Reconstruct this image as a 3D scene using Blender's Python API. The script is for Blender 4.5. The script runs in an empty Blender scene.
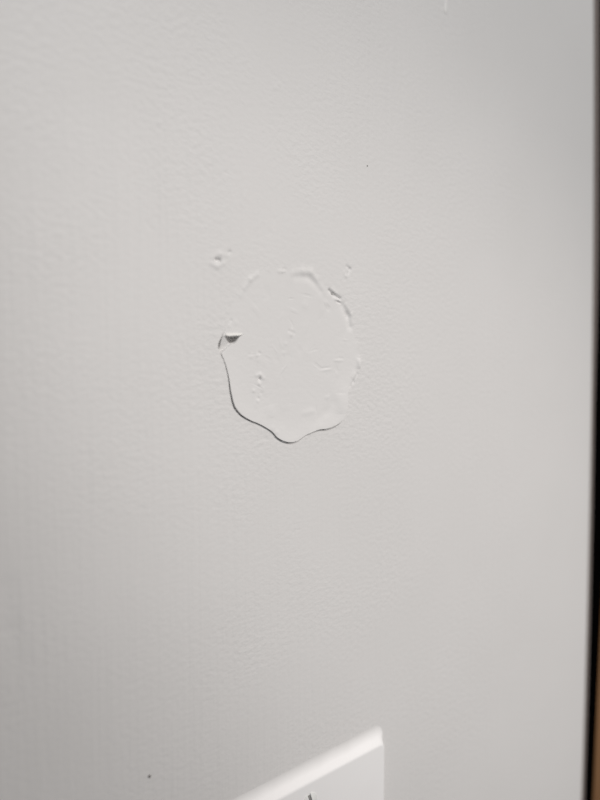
import bpy, math, random
import numpy as np
from mathutils import Vector, Matrix

# ---------------------------------------------------------------- camera
D = 0.158                    # camera distance from the wall (m)
ZC = 1.30                    # camera height (m)
FPX = 600.0                  # focal length, pixels of a 600 px wide frame
YAW = math.atan2(0.609, 0.793)
PITCH = math.radians(-2.86)
scene = bpy.context.scene
col = scene.collection
cam_d = bpy.data.cameras.new('camera')
cam_d.sensor_fit = 'HORIZONTAL'
cam_d.sensor_width = 36.0
cam_d.lens = 36.0 * FPX / 600.0
cam_d.clip_start = 0.005
cam_d.clip_end = 50
cam = bpy.data.objects.new('camera', cam_d)
col.objects.link(cam)
FWD = Vector((math.sin(YAW) * math.cos(PITCH), math.cos(YAW) * math.cos(PITCH), math.sin(PITCH)))
cam.location = (0, -D, ZC)
cam.rotation_euler = FWD.to_track_quat('-Z', 'Y').to_euler()
cam_d.dof.use_dof = True
cam_d.dof.focus_distance = 0.200
cam_d.dof.aperture_fstop = 6.5
scene.camera = cam

# ---------------------------------------------------------------- light
world = bpy.data.worlds.new('room_ambient')
scene.world = world
world.use_nodes = True
bg = world.node_tree.nodes['Background']
bg.inputs['Color'].default_value = (0.985, 1.0, 1.01, 1)
bg.inputs["Strength"].default_value = 0.245

def look(o, target):
    o.rotation_euler = (Vector(target) - o.location).to_track_quat('-Z', 'Y').to_euler()

def spot(name, loc, aim, half, blend, power, color, soft):
    l = bpy.data.lights.new(name, 'SPOT')
    l.energy = power; l.color = color; l.shadow_soft_size = soft
    l.spot_size = 2 * math.radians(half); l.spot_blend = blend
    o = bpy.data.objects.new(name, l)
    col.objects.link(o)
    o.location = (loc[0], loc[1], ZC + loc[2])
    look(o, (aim[0], 0, ZC + aim[1]))
# added unseen spots, cones shaped for the lower-left shadow: warm right, cooler above
spot('added_spot', (0.80, -1.10, 0.623), (0.038, -0.283), 15.3, 0.72, 30.2, (1.0, 0.935, 0.89), 0.045)
spot('added_spot', (0.0, -1.00, 0.90), (0.300, 0.192), 16.2, 0.40, 33.3, (1.0, 0.985, 0.972), 0.03)

scene.view_settings.view_transform = 'Standard'
scene.view_settings.look = 'None'
scene.view_settings.gamma = 1.0
scene.view_settings.use_curve_mapping = False
scene.view_settings.exposure = 0.0

# ---------------------------------------------------------------- helpers
_R = FWD.cross(Vector((0, 0, 1))).normalized()
_U = _R.cross(FWD).normalized()

def at(px, py, plane=0.0):
    """point of the plane y = plane (m) that the photo shows at pixel px, py"""
    d = FWD + _R * ((px - 300) / FPX) + _U * ((400 - py) / FPX)
    t = (plane + D) / d.y
    return (d.x * t, ZC + d.z * t)

def mm(px, py, plane=0.0):
    x, z = at(px, py, plane)
    return np.array((x * 1000.0, z * 1000.0))

def new_mat(name):
    m = bpy.data.materials.new(name)
    m.use_nodes = True
    n = m.node_tree.nodes
    return m, m.node_tree, n['Principled BSDF']

def mesh_obj(name, verts, faces, mat, parent=None, smooth=True):
    me = bpy.data.meshes.new(name)
    me.from_pydata([tuple(v) for v in verts], [], faces)
    me.validate()
    me.update()
    if smooth:
        me.polygons.foreach_set('use_smooth', [True] * len(me.polygons))
    me.materials.append(mat)
    o = bpy.data.objects.new(name, me)
    col.objects.link(o)
    if parent is not None:
        o.parent = parent
    return o

def mesh_np(name, verts, quads, mat, parent=None):
    me = bpy.data.meshes.new(name)
    nv, nq = len(verts), len(quads)
    me.vertices.add(nv)
    me.vertices.foreach_set('co', np.ascontiguousarray(verts, dtype=np.float32).ravel())
    me.loops.add(nq * 4)
    me.loops.foreach_set('vertex_index', np.ascontiguousarray(quads, dtype=np.int32).ravel())
    me.polygons.add(nq)
    me.polygons.foreach_set('loop_start', np.arange(0, nq * 4, 4, dtype=np.int32))
    me.polygons.foreach_set('loop_total', np.full(nq, 4, dtype=np.int32))
    me.polygons.foreach_set('use_smooth', np.ones(nq, dtype=bool))
    me.update(calc_edges=True)
    me.validate()
    me.materials.append(mat)
    o = bpy.data.objects.new(name, me)
    col.objects.link(o)
    if parent is not None:
        o.parent = parent
    return o

def grid_quads(rows, cols, base=0, wrap=True):
    r = np.arange(rows - 1)[:, None]
    c = np.arange(cols if wrap else cols - 1)[None, :]
    c2 = (c + 1) % cols
    a = base + r * cols + c
    b = base + r * cols + c2
    d = base + (r + 1) * cols + c
    e = base + (r + 1) * cols + c2
    return np.stack([a, b, e, d], -1).reshape(-1, 4)

# ---------------------------------------------------------------- materials
def wall_paint(name, color, streak, stipple, rough=0.55):
    m, nt, b = new_mat(name)
    N, L = nt.nodes, nt.links
    b.inputs['Roughness'].default_value = rough
    b.inputs['Specular IOR Level'].default_value = 0.35
    tc = N.new('ShaderNodeTexCoord')
    # faint uneven pigment
    no = N.new('ShaderNodeTexNoise'); no.inputs['Scale'].default_value = 26
    no.inputs['Detail'].default_value = 3
    L.new(tc.outputs['Object'], no.inputs['Vector'])
    mix = N.new('ShaderNodeMix'); mix.data_type = 'RGBA'
    L.new(no.outputs['Fac'], mix.inputs['Factor'])
    mix.inputs[6].default_value = (color[0] * .975, color[1] * .975, color[2] * .972, 1)
    mix.inputs[7].default_value = (color[0] * 1.02, color[1] * 1.02, color[2] * 1.02, 1)
    L.new(mix.outputs[2], b.inputs['Base Color'])
    # roller stipple
    mp = N.new('ShaderNodeMapping'); mp.inputs['Scale'].default_value = (1.0, 1.0, 1.35)
    L.new(tc.outputs['Object'], mp.inputs['Vector'])
    n1 = N.new('ShaderNodeTexNoise'); n1.inputs['Scale'].default_value = 500
    n1.inputs['Detail'].default_value = 2.5; n1.inputs['Roughness'].default_value = 0.5
    L.new(mp.outputs['Vector'], n1.inputs['Vector'])
    # patchiness of the stipple
    n2 = N.new('ShaderNodeTexNoise'); n2.inputs['Scale'].default_value = 22
    n2.inputs['Detail'].default_value = 2
    L.new(tc.outputs['Object'], n2.inputs['Vector'])
    rp = N.new('ShaderNodeMapRange')
    rp.inputs['From Min'].default_value = 0.35; rp.inputs['From Max'].default_value = 0.68
    rp.inputs['To Min'].default_value = 0.25; rp.inputs['To Max'].default_value = 1.0
    L.new(n2.outputs['Fac'], rp.inputs['Value'])
    mul = N.new('ShaderNodeMath'); mul.operation = 'MULTIPLY'
    L.new(n1.outputs['Fac'], mul.inputs[0]); L.new(rp.outputs['Result'], mul.inputs[1])
    # vertical brush streaks
    mp2 = N.new('ShaderNodeMapping'); mp2.inputs['Scale'].default_value = (1.0, 1.0, 0.035)
    L.new(tc.outputs['Object'], mp2.inputs['Vector'])
    n3 = N.new('ShaderNodeTexNoise'); n3.inputs['Scale'].default_value = 520
    n3.inputs['Detail'].default_value = 2
    L.new(mp2.outputs['Vector'], n3.inputs['Vector'])
    n3m = N.new('ShaderNodeMath'); n3m.operation = 'MULTIPLY'; n3m.inputs[1].default_value = streak
    L.new(n3.outputs['Fac'], n3m.inputs[0])
    add = N.new('ShaderNodeMath'); add.operation = 'MULTIPLY_ADD'
    L.new(mul.outputs[0], add.inputs[0]); add.inputs[1].default_value = stipple
    L.new(n3m.outputs[0], add.inputs[2])
    bp = N.new('ShaderNodeBump'); bp.inputs['Strength'].default_value = 1.0
    bp.inputs['Distance'].default_value = 0.00030
    L.new(add.outputs[0], bp.inputs['Height'])
    L.new(bp.outputs['Normal'], b.inputs['Normal'])
    return m

MAT_WALL = wall_paint('wall_paint', (0.737, 0.722, 0.712), 0.55, 0.88)
MAT_PATCH = wall_paint('patch_paint', (0.749, 0.734, 0.724), 0.10, 0.30, 0.6)

def plain(name, color, rough, spec=0.5, noise=None):
    m, nt, b = new_mat(name)
    b.inputs['Roughness'].default_value = rough
    b.inputs['Specular IOR Level'].default_value = spec
    no = nt.nodes.new('ShaderNodeTexNoise'); no.inputs['Scale'].default_value = noise or 60
    tc = nt.nodes.new('ShaderNodeTexCoord')
    nt.links.new(tc.outputs['Object'], no.inputs['Vector'])
    mix = nt.nodes.new('ShaderNodeMix'); mix.data_type = 'RGBA'
    nt.links.new(no.outputs['Fac'], mix.inputs['Factor'])
    mix.inputs[6].default_value = tuple(c * .97 for c in color) + (1,)
    mix.inputs[7].default_value = tuple(min(1, c * 1.03) for c in color) + (1,)
    nt.links.new(mix.outputs[2], b.inputs['Base Color'])
    return m

MAT_PLATE = plain('white_plastic', (0.945, 0.93, 0.925), 0.45, 0.35)
_nt = MAT_PLATE.node_tree                              # wall colour blended in towards the upper and lower rim
_tc = _nt.nodes.new('ShaderNodeTexCoord'); _sx = _nt.nodes.new('ShaderNodeSeparateXYZ')
_nt.links.new(_tc.outputs['Object'], _sx.inputs[0])
_ab = _nt.nodes.new('ShaderNodeMath'); _ab.operation = 'ABSOLUTE'; _nt.links.new(_sx.outputs['Z'], _ab.inputs[0])
_no = _nt.nodes.new('ShaderNodeTexNoise'); _no.inputs['Scale'].default_value = 160
_nt.links.new(_tc.outputs['Object'], _no.inputs['Vector'])
_ad = _nt.nodes.new('ShaderNodeMath'); _ad.operation = 'MULTIPLY_ADD'; _ad.inputs[1].default_value = 0.0012
_nt.links.new(_no.outputs['Fac'], _ad.inputs[0]); _nt.links.new(_ab.outputs[0], _ad.inputs[2])
_mr = _nt.nodes.new('ShaderNodeMapRange'); _nt.links.new(_ad.outputs[0], _mr.inputs['Value'])
_mr.inputs['From Min'].default_value = 0.0542; _mr.inputs['From Max'].default_value = 0.0580
_mx = _nt.nodes.new('ShaderNodeMix'); _mx.data_type = 'RGBA'
_b = _nt.nodes['Principled BSDF']; _src = _b.inputs['Base Color'].links[0].from_socket
_nt.links.new(_mr.outputs['Result'], _mx.inputs['Factor']); _nt.links.new(_src, _mx.inputs[6])
_mx.inputs[7].default_value = (0.72, 0.705, 0.695, 1)
_nt.links.new(_mx.outputs[2], _b.inputs['Base Color'])
MAT_SCREW = plain('white_screw_paint', (0.84, 0.84, 0.82), 0.35)
MAT_BLACK = plain('joint_black', (0.0012, 0.001, 0.001), 0.9, 0.0)  # near-black fill of the joint
MAT_RUN = plain('glossy_paint', (0.80, 0.785, 0.77), 0.42, 0.4, 200)
MAT_SLOT = plain('slot_shade_grey', (0.27, 0.265, 0.255), 0.5, 0.4, 400)  # grey that darkens the screw slot like shade
MAT_EDGE_SHADE = plain('edge_shade_grey', (0.20, 0.168, 0.155), 0.7, 0.2)  # dark grey painting in the shaded band beside the corner
MAT_CHIP = plain('torn_paper', (0.77, 0.755, 0.73), 0.7, 0.2, 900)
MAT_GRIT = plain('grey_grit', (0.16, 0.15, 0.14), 0.8, 0.2, 900)

def wood_mat():
    m, nt, b = new_mat('brown_wood')
    N, L = nt.nodes, nt.links
    b.inputs['Roughness'].default_value = 0.6
    b.inputs['Specular IOR Level'].default_value = 0.2
    tc = N.new('ShaderNodeTexCoord')
    mp = N.new('ShaderNodeMapping'); mp.inputs['Scale'].default_value = (60, 60, 3)
    L.new(tc.outputs['Object'], mp.inputs['Vector'])
    no = N.new('ShaderNodeTexNoise'); no.inputs['Scale'].default_value = 3
    no.inputs['Detail'].default_value = 6; no.inputs['Distortion'].default_value = 0.6
    L.new(mp.outputs['Vector'], no.inputs['Vector'])
    cr = N.new('ShaderNodeValToRGB')
    cr.color_ramp.elements[0].position = 0.3; cr.color_ramp.elements[0].color = (0.155, 0.073, 0.026, 1)
    cr.color_ramp.elements[1].position = 0.7; cr.color_ramp.elements[1].color = (0.25, 0.13, 0.055, 1)
    L.new(no.outputs['Fac'], cr.inputs['Fac'])
    L.new(cr.outputs['Color'], b.inputs['Base Color'])
    return m
MAT_WOOD = wood_mat()

# ---------------------------------------------------------------- relief of the plaster (heights in mm, towards the room)
SEG = []      # (p, q, amplitude, sigma)   a ridge (+) or groove (-)
def seg(pts, amp, sig, taper=None):
    P = [mm(*p) for p in pts]
    if len(P) == 1:
        SEG.append((P[0], P[0], amp, sig, 0))
    for a, b in zip(P[:-1], P[1:]):
        SEG.append((a, b, amp, sig, taper if taper is not None else len(P) == 2))

# two spackled nail pops above the patch
seg([(216.5, 259.8), (219.3, 260.2)], -0.75, 0.38, 0)
seg([(211, 263), (217, 266.5), (224, 263.5)], 0.13, 0.55)
seg([(212, 257), (220, 254), (226, 255)], 0.09, 0.6)
seg([(227.5, 253.5), (231.5, 251)], -0.22, 0.35)
seg([(347, 266.5), (350, 269), (348.5, 273)], -0.26, 0.40)
seg([(345, 277.5), (347, 275)], 0.20, 0.45)
seg([(344, 270), (344, 275)], 0.10, 0.40)
# top rim of the patch
seg([(244, 288), (250, 279.5), (257, 274.5)], 0.17, 0.62)
seg([(238, 297), (243, 291)], 0.10, 0.7)
seg([(277, 272), (283, 270.5)], 0.14, 0.45)
seg([(283, 267.5), (287, 270.5)], -0.09, 0.35)
seg([(281, 272.5), (286, 270.8)], 0.12, 0.3)
seg([(293, 273), (303, 271.5), (311, 272.5), (316, 279)], 0.17, 0.85)
seg([(316, 279), (322, 288), (327, 296)], 0.08, 0.7)
seg([(296, 276.2), (308, 277.2), (313, 281), (320, 290)], -0.15, 0.9)
seg([(329.5, 290.5), (333.5, 294.5), (340, 298.5)], -0.60, 0.42)
seg([(331, 289), (338, 294.5)], 0.16, 0.5)
seg([(336.5, 301.3), (341.5, 303.3)], -0.42, 0.30)
seg([(334, 299), (341, 300.6)], 0.22, 0.32)
seg([(328, 301), (324, 304)], 0.14, 0.7)
seg([(330, 306), (327, 311)], -0.10, 0.7)
seg([(346, 305), (351, 314), (352, 324)], 0.16, 0.55)
seg([(343, 306), (348, 315), (350, 326)], -0.40, 1.0)
# right-hand rim
seg([(358.5, 358), (358, 369)], 0.50, 0.75)
seg([(355, 372), (351, 379)], 0.16, 0.8)
seg([(356.5, 374.5), (353, 381.5), (350, 386)], -0.20, 0.45)
seg([(357.8, 349), (356, 340)], 0.07, 0.8)
# scratches and lumps inside the patch
seg([(320.5, 368.4), (330, 367.6)], -0.10, 0.28)
seg([(321, 370.6), (333, 369)], 0.08, 0.35)
seg([(333, 360.7), (343.5, 360.7)], 0.10, 0.33)
seg([(338, 357.5), (344, 358.5)], -0.06, 0.3)
seg([(324, 398), (330, 396.5)], 0.10, 0.5)
seg([(300, 414), (316, 410.5)], 0.12, 0.7)
seg([(314, 422), (326, 412), (333, 402)], -0.10, 1.2)
seg([(270, 405), (271, 418)], 0.12, 1.2)
seg([(340.5, 393), (340, 414)], 0.28, 1.6)
seg([(283, 408), (281, 428)], -0.07, 1.2)
seg([(258.6, 378), (260.8, 380.3)], -0.60, 0.36)
seg([(256.5, 375.5), (260, 374.5), (263.5, 378)], 0.13, 0.45)
seg([(257.5, 383), (261, 385)], 0.17, 0.40)
for (x, y, a, s) in ((259.5, 353, -.16, .38), (257, 355, .12, .45), (251, 356.5, .12, .5), (249.5, 354.5, -.08, .4),
                     (258, 360, .07, .5), (253.5, 391, .17, .4), (261, 393, -.10, .4), (258.5, 398.5, -.16, .35),
                     (257, 401, .13, .45), (263, 389, .08, .5), (256, 405, .06, .6), (289, 331, -.10, .4),
                     (292, 329.5, .10, .4), (294, 333, -.10, .35), (291, 335, .12, .4), (286, 344, .07, .5),
                     (283, 350, -.06, .4), (284, 353, .06, .5), (276, 432, .10, .5), (272, 428, .08, .6),
                     (310, 433.5, .12, .4), (306, 437.5, .10, .4), (313, 432, .08, .4),
                     (218, 382, .09, .6), (231, 320.5, -.14, .35), (229, 326, .10, .45), (236, 323, .07, .6)):
    seg([(x, y)], a, s)
# trowel unevenness of the filler
random.seed(21)
for k in range(46):
    t = random.uniform(0, 6.283); r = math.sqrt(random.random()) * .92
    x, y = 289 + 66 * r * math.cos(t), 356 + 82 * r * math.sin(t)
    if x < 245 and y < 362: continue
    seg([(x, y), (x + random.uniform(-8, 8), y + random.uniform(-5, 5))], random.choice((-1, 1)) * random.uniform(.03, .085), random.uniform(.7, 1.7))
# plaster smears below the patch
seg([(256, 441), (266, 438.5), (275, 439.5)], -0.05, 0.45)
seg([(257, 447), (264, 446)], -0.06, 0.4)
seg([(255, 444), (264, 442)], 0.05, 0.5)
seg([(447, 24), (453, 52)], 0.07, 0.8)
# scuffed spot
random.seed(7)
for k in range(16):
    x = 268 + random.gauss(10, 7); y = 70 + (x - 268) * .9 + random.gauss(0, 5)
    seg([(x, y), (x + random.uniform(-3, 3), y + random.uniform(1, 5))], random.choice((-1, 1)) * random.uniform(.04, .10), random.uniform(.3, .5))
# scattered lumps of old paint on the left
for k in range(150):
    x = random.uniform(-10, 330); y = random.choice((random.uniform(-10, 240), random.uniform(460, 800), random.uniform(-10, 800)))
    if 205 < x < 380 and 250 < y < 460:
        continue
    seg([(x, y), (x + random.uniform(-4, 4), y + random.uniform(-3, 3))], random.choice((-1, 1)) * random.uniform(.02, .06), random.uniform(.5, 1.1))
# soft vertical trowel ridges
seg([(115, -30), (118, 240)], 0.16, 3.0)
seg([(163, -30), (170, 250)], 0.14, 3.5)
seg([(60, -30), (62, 100)], 0.12, 3.0)
seg([(7, 585), (10, 630), (18, 665)], -0.22, 1.3)
SEG_A = SEG

def relief(x, z):
    """x, z arrays in mm"""
    h = np.zeros_like(x)
    for p, q, amp, sig, tp in SEG_A:
        R = 3.6 * sig
        lo = np.minimum(p, q) - R; hi = np.maximum(p, q) + R
        k = np.nonzero((x > lo[0]) & (x < hi[0]) & (z > lo[1]) & (z < hi[1]))
        if k[0].size == 0:
            continue
        xs, zs = x[k], z[k]
        d = q - p; L2 = float(d @ d)
        t = 0.0 if L2 < 1e-9 else np.clip(((xs - p[0]) * d[0] + (zs - p[1]) * d[1]) / L2, 0, 1)
        dx = xs - (p[0] + t * d[0]); dz = zs - (p[1] + t * d[1])
        h[k] += amp * (1 - .85 * np.abs(2 * t - 1) ** 2.5 if tp else 1) * np.exp(-(dx * dx + dz * dz) / (2 * sig * sig))
    # slow waviness of the hand-finished wall
    h += 0.05 * np.sin(x / 17.0 + 1.3) * np.sin(z / 23.0 + .4) + 0.025 * np.sin(x / 7.1 + z / 31.0)
    return h

# ---------------------------------------------------------------- outline of the patch
OUT = [(222.5, 335.5, .28), (219.9, 345.5, 1.7), (221, 353.5, .42), (225.5, 365.5, .24), (228.5, 379, .30), (230.3, 392.5, .42),
       (233.6, 406, .52), (240.5, 415, .50), (249.5, 420.4, .28), (258.5, 424, .20), (270.5, 431, .20), (276.5, 437.5, .26),
       (282.5, 441, .32), (288.5, 442.3, .30), (296, 440.8, .22), (305, 435, .18), (317, 430, .30), (327.5, 428.2, .36),
       (338, 422.5, .18), (344, 413.5, .10), (346, 403, .05), (347, 392.5, .02), (350, 386.5, .03), (355.4, 379, .0), (359, 370, 0),
       (359.6, 361, 0), (357.5, 349, 0), (354.5, 337, 0), (352, 325, 0), (351.5, 314.5, 0), (347, 305.5, 0), (339.5, 298, 0),
       (332, 290.5, 0), (323, 284.5, 0), (312.5, 275.5, 0), (302, 272, 0), (287, 271.6, 0), (272, 273.4, 0), (257, 275.5, 0),
       (245, 284.5, 0), (237.5, 295, 0), (231.5, 307, 0), (228.5, 319, 0), (225.5, 328.6, 0)]
C0 = mm(289, 356)
P = np.array([np.append(mm(p[0], p[1]), p[2]) for p in OUT])
NA = 1080
def catmull(P, n):
    m = len(P); u = np.arange(n) / n * m
    i = np.floor(u).astype(int); t = (u - i)[:, None]
    p0, p1, p2, p3 = P[(i - 1) % m], P[i % m], P[(i + 1) % m], P[(i + 2) % m]
    return .5 * (2 * p1 + (p2 - p0) * t + (2 * p0 - 5 * p1 + 4 * p2 - p3) * t ** 2 + (3 * p1 - p0 - 3 * p2 + p3) * t ** 3)
fine = catmull(P, 6000)
ang = np.unwrap(np.arctan2(fine[:, 1] - C0[1], fine[:, 0] - C0[0]))
rad = np.hypot(fine[:, 0] - C0[0], fine[:, 1] - C0[1])
gap = 0.74 * np.clip(fine[:, 2], 0, None)
sgn = np.sign(ang[-1] - ang[0])
a0 = np.sort(np.mod(ang, 2 * math.pi))
o_ = np.argsort(np.mod(ang, 2 * math.pi))
TH = np.arange(NA) / NA * 2 * math.pi
RO = np.interp(TH, a0, rad[o_], period=2 * math.pi)
GP = np.interp(TH, a0, gap[o_], period=2 * math.pi)
rs = np.random.RandomState(3)
jit = np.convolve(np.tile(rs.randn(NA), 3), np.hanning(9) / np.hanning(9).sum(), 'same')[NA:2 * NA]
RO = RO + 0.045 * jit * np.clip(GP / .2, 0, 1)
CT, ST = np.cos(TH), np.sin(TH)

# how far the rim of the patch has lifted off the wall (mm), by image point on the outline
LIFT_P = [(222, 338, .0), (221, 352, .10), (229, 380, .25), (234, 407, .55), (250, 420, .50), (270, 431, .45), (288, 442, .75),
          (305, 435, .50), (327, 428, .75), (340, 420, 1.0), (346, 403, .8), (349, 388, .45), (358, 372, .40), (359, 360, .20), (355, 338, .0)]
la = []
for x, y, l in LIFT_P:
    p = mm(x, y) - C0
    la.append((math.atan2(p[1], p[0]) % (2 * math.pi), l))
la.sort()
LIFT = np.interp(TH, [a for a, _ in la], [l for _, l in la], period=2 * math.pi)
LIFT = np.convolve(np.tile(LIFT, 3), np.ones(41) / 41, 'same')[NA:2 * NA]

# triangular hole torn into the patch under the flap
T1, T2, T3 = mm(222.5, 336.2), mm(241.5, 336.0), mm(221.3, 354.0)
def hole(x, z):
    def bary(p, q):
        e = q - p; n = np.array((-e[1], e[0])) / np.hypot(*e)
        return (x - p[0]) * n[0] + (z - p[1]) * n[1]
    d_top = T1[1] - z                        # below the flap: positive
    e = T3 - T2; n = np.array((e[1], -e[0])) / np.hypot(*e)
    if (T1 - T2) @ n < 0: n = -n
    d_hyp = (x - T2[0]) * n[0] + (z - T2[1]) * n[1]
    inside = (d_top > 0) & (d_hyp > 0)
    facet = 0.15 + .32 * np.clip(d_top, 0, 5) * np.clip(d_hyp / .5, 0, 1)
    # deep pocket right under the middle of the flap
    s_ = (x - T1[0]) / (T2[0] - T1[0])
    reach = 2.3 * np.clip(1 - np.abs((s_ - .52) / .36) ** 2.2, 0, 1)
    pocket = 2.8 * np.clip((reach - d_top) / .7, 0, 1) * np.clip(d_top / .15 + .4, 0, 1)
    hh = np.where(inside, facet * np.clip(d_hyp / .3, 0, 1), 0.0)
    return np.maximum(hh, np.where((d_top > -.35), pocket, 0.0))

# ---------------------------------------------------------------- wall
ZB, ZT, XL = 0.0, 2400.0, -900.0                        # mm
BULL = 2.0                                              # rounded corner radius
zz = np.array([at(595, y)[1] * 1000 for y in (0, 200, 400, 530, 660, 780)])
EDGE_PX = [(593.2, 0), (592.8, 200), (591.2, 400), (588.6, 530), (585.2, 660), (581.4, 790)]
ed = sorted([tuple(mm(x, y)[::-1]) for x, y in EDGE_PX])
ez = np.array([e[0] for e in ed]); ex = np.array([e[1] for e in ed])
cf = np.polyfit(ez - ZC * 1000, ex, 3)
zlo, zhi = ez[0] - 15, ez[-1] + 15
def edge_x(z):
    z = np.asarray(z, float)
    zc = np.clip(z, zlo, zhi)
    return np.polyval(cf, zc - ZC * 1000)

# direction to the border rectangle for every angle (uneven right side follows the corner)
xr = float(edge_x(C0[1]))
CTs = np.where(np.abs(CT) < 1e-7, 1e-7, CT); STs = np.where(np.abs(ST) < 1e-7, 1e-7, ST)
tx = np.where(CTs > 0, xr - C0[0], XL - C0[0]) / CTs
tz = np.where(STs > 0, ZT - C0[1], ZB - C0[1]) / STs
TB = np.minimum(tx, tz)
bx = C0[0] + TB * CT; bz = C0[1] + TB * ST
bx = np.where(CT > 0, C0[0] + (bx - C0[0]) * (edge_x(bz) - C0[0]) / (xr - C0[0]), bx)
ox = C0[0] + (RO + 0.5 * GP) * CT; oz = C0[1] + (RO + 0.5 * GP) * ST
# rings: 0.24 mm apart near the patch, growing towards the border of the wall
NF, NG = 250, 90
NR = NF + NG
tot = np.hypot(bx - ox, bz - oz)
near = np.linspace(0, 60.0, NF)[:, None] + 0 * tot[None, :]
gg = (np.exp(np.linspace(0, 1, NG + 1)[1:] * 4.2) - 1) / (math.exp(4.2) - 1)
far = 60.0 + (tot[None, :] - 60.0) * gg[:, None]
rr_ = np.concatenate([near, far]) / tot[None, :]
X = ox[None, :] + (bx - ox)[None, :] * rr_
Z = oz[None, :] + (bz - oz)[None, :] * rr_
H = relief(X, Z)
lim = np.clip((edge_x(Z) - X) / 20.0, 0, 1)
H = H * lim
top = np.stack([X, -H, Z], -1).reshape(-1, 3)
# side of the break, going into the wall
depth = np.array([0.0, 0.5, 1.5, 4.0])
sx = np.tile(ox, (4, 1)); sz = np.tile(oz, (4, 1))
side = np.stack([sx, -H[0][None, :] + depth[:, None] + np.zeros_like(sx), sz], -1).reshape(-1, 3)
V = [top, side]
Q = [grid_quads(NR, NA)[:, ::-1], grid_quads(4, NA, base=len(top))]
base = len(top) + len(side)
# fill the two wedges right of the fan and the rounded corner: rows up the corner
zr = np.concatenate([np.linspace(ZB, zlo - 5, 30), np.linspace(zlo, zhi, 260), np.linspace(zhi + 5, ZT, 30)])
ph = np.linspace(0, math.pi / 2, 14)
prof = [(-0.6, 0.12), (-0.3, 0.03)] + [(BULL * math.sin(a), BULL * (1 - math.cos(a))) for a in ph] + [(BULL, 30.0), (BULL, 110.0)]
prof = np.array(prof)
ex_ = edge_x(zr)
bv = np.stack([ex_[:, None] - 0.0 + prof[None, :, 0], np.tile(prof[:, 1], (len(zr), 1)), np.tile(zr[:, None], (1, len(prof)))], -1).reshape(-1, 3)
V.append(bv)
Q.append(grid_quads(len(zr), len(prof), base=base, wrap=False))
wall = mesh_np('wall_front', np.concatenate(V) / 1000.0, np.concatenate(Q), MAT_WALL)
wall['kind'] = 'structure'
wall['label'] = 'off-white painted wall with roller stipple and rounded right-hand corner'

# ---------------------------------------------------------------- the round patch
NP = 230
w = np.linspace(0.0001, 1, NP) ** 0.9
RI = RO - 0.5 * GP
PX = C0[0] + w[:, None] * RI[None, :] * CT; PZ = C0[1] + w[:, None] * RI[None, :] * ST
PH = relief(PX, PZ)
dist_in = (1 - w)[:, None] * RI[None, :]
lift = LIFT[None, :] * (0.6 * np.exp(-(dist_in / 3.4) ** 1.4) + 0.6 * np.exp(-(dist_in / 8.0) ** 1.5))
PH = PH + lift - hole(PX, PZ)
ptop = np.stack([PX, -PH, PZ], -1).reshape(-1, 3)
dep = np.array([0.0, 0.3, 1.2, 3.6])
inset = np.array([0.0, 0.02, 0.05, 0.10])
pr = RI[None, :] - inset[:, None]
pside = np.stack([C0[0] + pr * CT, -PH[-1][None, :] + dep[:, None] + np.zeros_like(pr), C0[1] + pr * ST], -1).reshape(-1, 3)
pq = [grid_quads(NP, NA)[:, ::-1], grid_quads(4, NA, base=len(ptop))[:, ::-1]]
patch = mesh_np('plaster_patch', np.concatenate([ptop, pside]) / 1000.0, np.concatenate(pq), MAT_PATCH)
patch['label'] = 'round off-white plaster patch with wavy cracked rim, peeling from the wall'
patch['category'] = 'wall patch'

# torn paper flap over the hole at the left of the patch
fl = []
NFX, NFZ = 40, 16
pa, pb = mm(225.5, 334.3), mm(243.0, 334.0)
for j in range(NFZ):
    v = j / (NFZ - 1)
    for i in range(NFX):
        s = i / (NFX - 1)
        x = pa[0] + (pb[0] - pa[0]) * s
        z0 = pa[1] + (pb[1] - pa[1]) * s
        wid = math.sin(math.pi * min(1, max(0, s * .94 + .04))) ** .55
        z = z0 + 1.3 * (1 - v) - (0.75 - .45 * s) * v * wid - 0.08 * math.sin(9 * s + 1.0) * v
        o = -0.25 + (0.25 + 1.05 * wid * (1.1 - .5 * s) * (1 + .12 * math.sin(13 * s))) * v ** 2.2
        fl.append((x, z, o))
fl = np.array(fl)
base_h = relief(fl[:, 0], fl[:, 1])
front = np.stack([fl[:, 0], -(base_h + fl[:, 2]), fl[:, 1]], -1)
back = front + np.array([0, 0.28, -0.10])
qs = grid_quads(NFZ, NFX, wrap=False)
n = len(front)
e_q = []
for i in range(NFX - 1):
    k = (NFZ - 1) * NFX + i
    e_q.append((k, k + 1, n + k + 1, n + k))
for j in range(NFZ - 1):
    k = j * NFX
    e_q.append((k, k + NFX, n + k + NFX, n + k)); k += NFX - 1
    e_q.append((k + NFX, k, n + k, n + k + NFX))
flap = mesh_np('torn_flap', np.concatenate([front, back]) / 1000.0, np.concatenate([qs[:, ::-1], qs + n, np.array(e_q)]), MAT_CHIP, patch)
flap['label'] = 'pale torn paper lip lifting above a dark hole'

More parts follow.
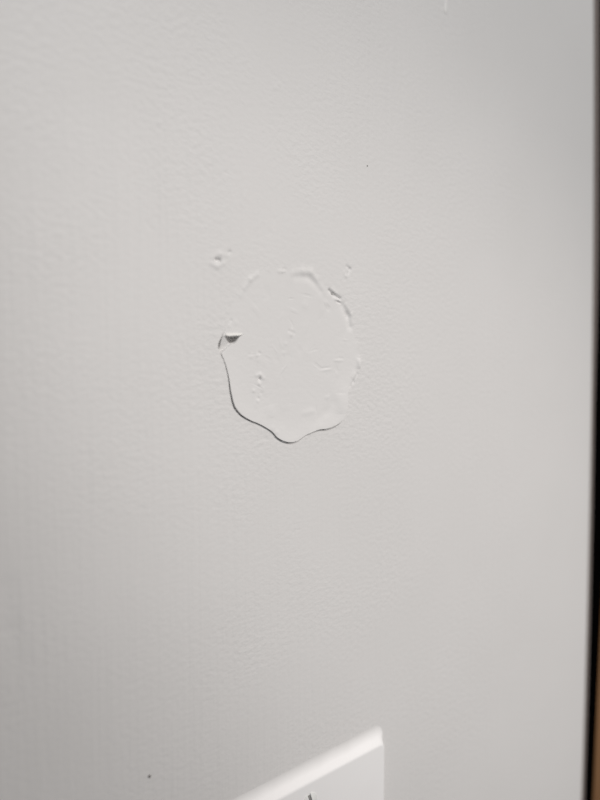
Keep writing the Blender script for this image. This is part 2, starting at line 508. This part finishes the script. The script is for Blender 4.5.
# ---------------------------------------------------------------- specks stuck on the wall
def speck(px, py, r, mat, seed):
    rr = random.Random(seed)
    x, z = mm(px, py)
    h = float(relief(np.array([x]), np.array([z]))[0])
    vs, fs = [], []
    NU, NV = 12, 6
    for j in range(NV):
        a = j / (NV - 1) * math.pi / 2
        for i in range(NU):
            t = i / NU * 2 * math.pi
            k = r * (1 + rr.uniform(-.18, .18))
            vs.append(((x + k * math.cos(a) * math.cos(t)) / 1000, -(h - .05 + .8 * r * math.sin(a)) / 1000, (z + 1.1 * k * math.cos(a) * math.sin(t)) / 1000))
    for j in range(NV - 1):
        for i in range(NU):
            fs.append((j * NU + i, j * NU + (i + 1) % NU, (j + 1) * NU + (i + 1) % NU, (j + 1) * NU + i))
    fs.append(tuple((NV - 1) * NU + i for i in range(NU)))
    return mesh_obj('speck', vs, fs, mat, wall)
speck(149.5, 776.5, 0.42, MAT_GRIT, 1)
speck(367.3, 166.0, 0.26, MAT_GRIT, 2)

# dried paint run at the top of the view
def drip(pts, rad):
    vs, fs = [], []
    NU = 12
    for k, ((px, py), r) in enumerate(zip(pts, rad)):
        x, z = mm(px, py)
        h = float(relief(np.array([x]), np.array([z]))[0])
        for i in range(NU):
            t = i / (NU - 1) * math.pi
            vs.append(((x - r * math.cos(t)) / 1000, -(h - .06 + 0.42 * r * math.sin(t)) / 1000, z / 1000))
    for k in range(len(pts) - 1):
        for i in range(NU - 1):
            fs.append((k * NU + i, k * NU + i + 1, (k + 1) * NU + i + 1, (k + 1) * NU + i))
    o = mesh_obj('paint_run', vs, fs, MAT_RUN, wall)
    o['label'] = 'thin glossy dried paint run'
drip([(446.2, -120), (446, -60), (446, -20), (446, 2), (446, 8), (445.8, 11.5), (445.7, 14), (445.6, 15.2)], [.4, .7, .8, .85, .95, .95, .6, .08])

# ---------------------------------------------------------------- wall plate at the bottom
TPL = 3.3                                             # mm thick
xR, zTop = mm(382.6, 722.5)
PW, PHT = 70.0, 114.3
pcx, pcz = xR - PW / 2, zTop - PHT / 2
plate = bpy.data.objects.new('cover_plate', None)
col.objects.link(plate)
plate.location = (pcx / 1000, 0, pcz / 1000)
plate['label'] = 'white plastic cover plate with a slotted screw, below the round patch'
plate['category'] = 'cover plate'

def rrect(hw, hh, r, n=10):
    pts = []
    for cx, cz, a0_ in ((hw - r, hh - r, 0), (-hw + r, hh - r, 90), (-hw + r, -hh + r, 180), (hw - r, -hh + r, 270)):
        for k in range(n + 1):
            a = math.radians(a0_ + 90 * k / n)
            pts.append((cx + r * math.cos(a), cz + r * math.sin(a)))
    return pts
rings = [(-1.2, -0.35)]
for k in range(15):                                   # flared skirt, meeting the wall softly
    t = k / 14
    rings.append((5.0 * t, (TPL - .5) * t ** 1.6))
for k in range(1, 9):                                 # rounded ridge
    a = math.pi / 2 * k / 8
    rings.append((5.0 + 1.1 * math.sin(a) , TPL - .5 + .5 * (1 - (1 - math.sin(a)) ** 2)))
rings += [(9.0, TPL + .02), (20.0, TPL + .05), (34.0, TPL + .05)]
vs, fs = [], []
for ins, h in rings:
    r = max(0.6, 4.6 - ins * .45)
    ix = ins * .42 if ins < 7 else ins - 4.1          # the sides are steeper than top and bottom
    vs += [(x / 1000, -h / 1000, z / 1000) for x, z in rrect(PW / 2 - ix, PHT / 2 - ins, r)]
NC = 44
for j in range(len(rings) - 1):
    for i in range(NC):
        fs.append((j * NC + i, j * NC + (i + 1) % NC, (j + 1) * NC + (i + 1) % NC, (j + 1) * NC + i))
fs.append(tuple((len(rings) - 1) * NC + i for i in range(NC)))
body = mesh_obj('plate_body', vs, fs, MAT_PLATE, plate)
# oval-head screws with a slot
def screw(cx, cz, tilt):
    vs, fs = [], []
    NS, NRr, R = 160, 50, 3.1
    for j in range(NRr):
        r = R * j / (NRr - 1)
        for i in range(NS):
            t = i / NS * 2 * math.pi
            x, z = r * math.cos(t), r * math.sin(t)
            h = 0.85 * (1 - (r / R) ** 2) + 0.12
            if j == NRr - 1: h = -0.3
            xs = x * math.cos(tilt) + z * math.sin(tilt)
            k = min(1, max(0, (0.58 - abs(xs)) / .07))
            h -= 2.0 * k * (1 if j < NRr - 1 else 0)
            vs.append((x / 1000, -h / 1000, z / 1000))
    for j in range(NRr - 1):
        for i in range(NS):
            fs.append((j * NS + i, j * NS + (i + 1) % NS, (j + 1) * NS + (i + 1) % NS, (j + 1) * NS + i))
    o = mesh_obj('screw', vs, fs, MAT_SCREW, plate)
    o.location = (cx, -(TPL + .02) / 1000, cz)
    # grey bar in the slot, its colour painting the shade inside
    sv, sf = [], []
    NSL = 14
    for i in range(NSL + 1):
        z = -R * .93 + 2 * R * .93 * i / NSL
        h = 0.85 * (1 - (z / R) ** 2) + .12 - .45
        for sx_, hh_ in ((-.56, h - .3), (-.56, h), (.56, h), (.56, h - .3)):
            x_ = sx_ * math.cos(tilt) - z * math.sin(tilt); z_ = sx_ * math.sin(tilt) + z * math.cos(tilt)
            sv.append((x_ / 1000, -hh_ / 1000, z_ / 1000))
    for i in range(NSL):
        for k in range(3):
            sf.append((i * 4 + k, i * 4 + k + 1, i * 4 + k + 5, i * 4 + k + 4))
    sl = mesh_obj('slot', sv, sf, MAT_SLOT, o)
    return o
scx, scz = mm(309.6, 801.5, -TPL / 1000)
dz = (scz - pcz) / 1000
s1 = screw((scx - pcx) / 1000, dz, math.radians(9)); s1['label'] = 'white slotted screw head'
screw((scx - pcx) / 1000, -dz, math.radians(20))

# ---------------------------------------------------------------- right of the corner: black joint and wooden casing
def vstrip(name, xa, xb, y0, y1, mat, bev=0.8):
    """upright board between two leaning edges xa(z), xb(z) (mm), from y0 (front) to y1"""
    zs = zr[(zr > 20) & (zr < 2380)]
    prof = []
    vs, fs = [], []
    for z in zs:
        a, b = float(xa(z)), float(xb(z))
        for x, y in ((a, y1), (a, y0 + bev), (a + bev * .3, y0 + bev * .3), (a + bev, y0), (b - bev, y0), (b - bev * .3, y0 + bev * .3), (b, y0 + bev), (b, y1)):
            vs.append((x / 1000, y / 1000, z / 1000))
    m = 8
    for j in range(len(zs) - 1):
        for i in range(m):
            fs.append((j * m + i, j * m + (i + 1) % m, (j + 1) * m + (i + 1) % m, (j + 1) * m + i))
    fs.append(tuple(range(m))); fs.append(tuple((len(zs) - 1) * m + i for i in range(m)))
    o = mesh_obj(name, vs, fs, mat, None, False)
    o['kind'] = 'structure'
    return o
WY = 2.4       # front of the wood lies a little behind the wall plane
w1 = mm(599.6, 660, WY / 1000); w2 = mm(593.6, 790, WY / 1000)
def wood_x(z):
    s = (w1[0] - w2[0]) / (w1[1] - w2[1])
    zc = min(max(z, zlo - 30), ZC * 1000 + 60)
    return w2[0] + s * (zc - w2[1])
def band_a(z): return edge_x(z) + BULL - .1
def band_b(z): return edge_x(z) + BULL + 5.8 + 2.2 * min(1, max(0, (z - ZC * 1000 + 20) / 90))
t3 = vstrip('trim_3', band_a, band_b, 1.2, 40.0, MAT_EDGE_SHADE, 1.6)  # added strip, its colour stands in for shade at the wall edge
t3['label'] = 'dark grey strip standing in for the shaded band along the wall corner'
t2 = vstrip('trim_2', lambda z: band_b(z) + .02, lambda z: max(wood_x(z), band_b(z) + 1.5), 2.4, 40.0, MAT_BLACK, .3)
t2['label'] = 'black joint strip between grey strip and wood casing'
t1 = vstrip('trim_1', lambda z: max(wood_x(z), band_b(z) + 1.5) + .02, lambda z: wood_x(z) + 70.0, WY, 40.0, MAT_WOOD)
t1['label'] = 'brown wooden casing board at the right edge'
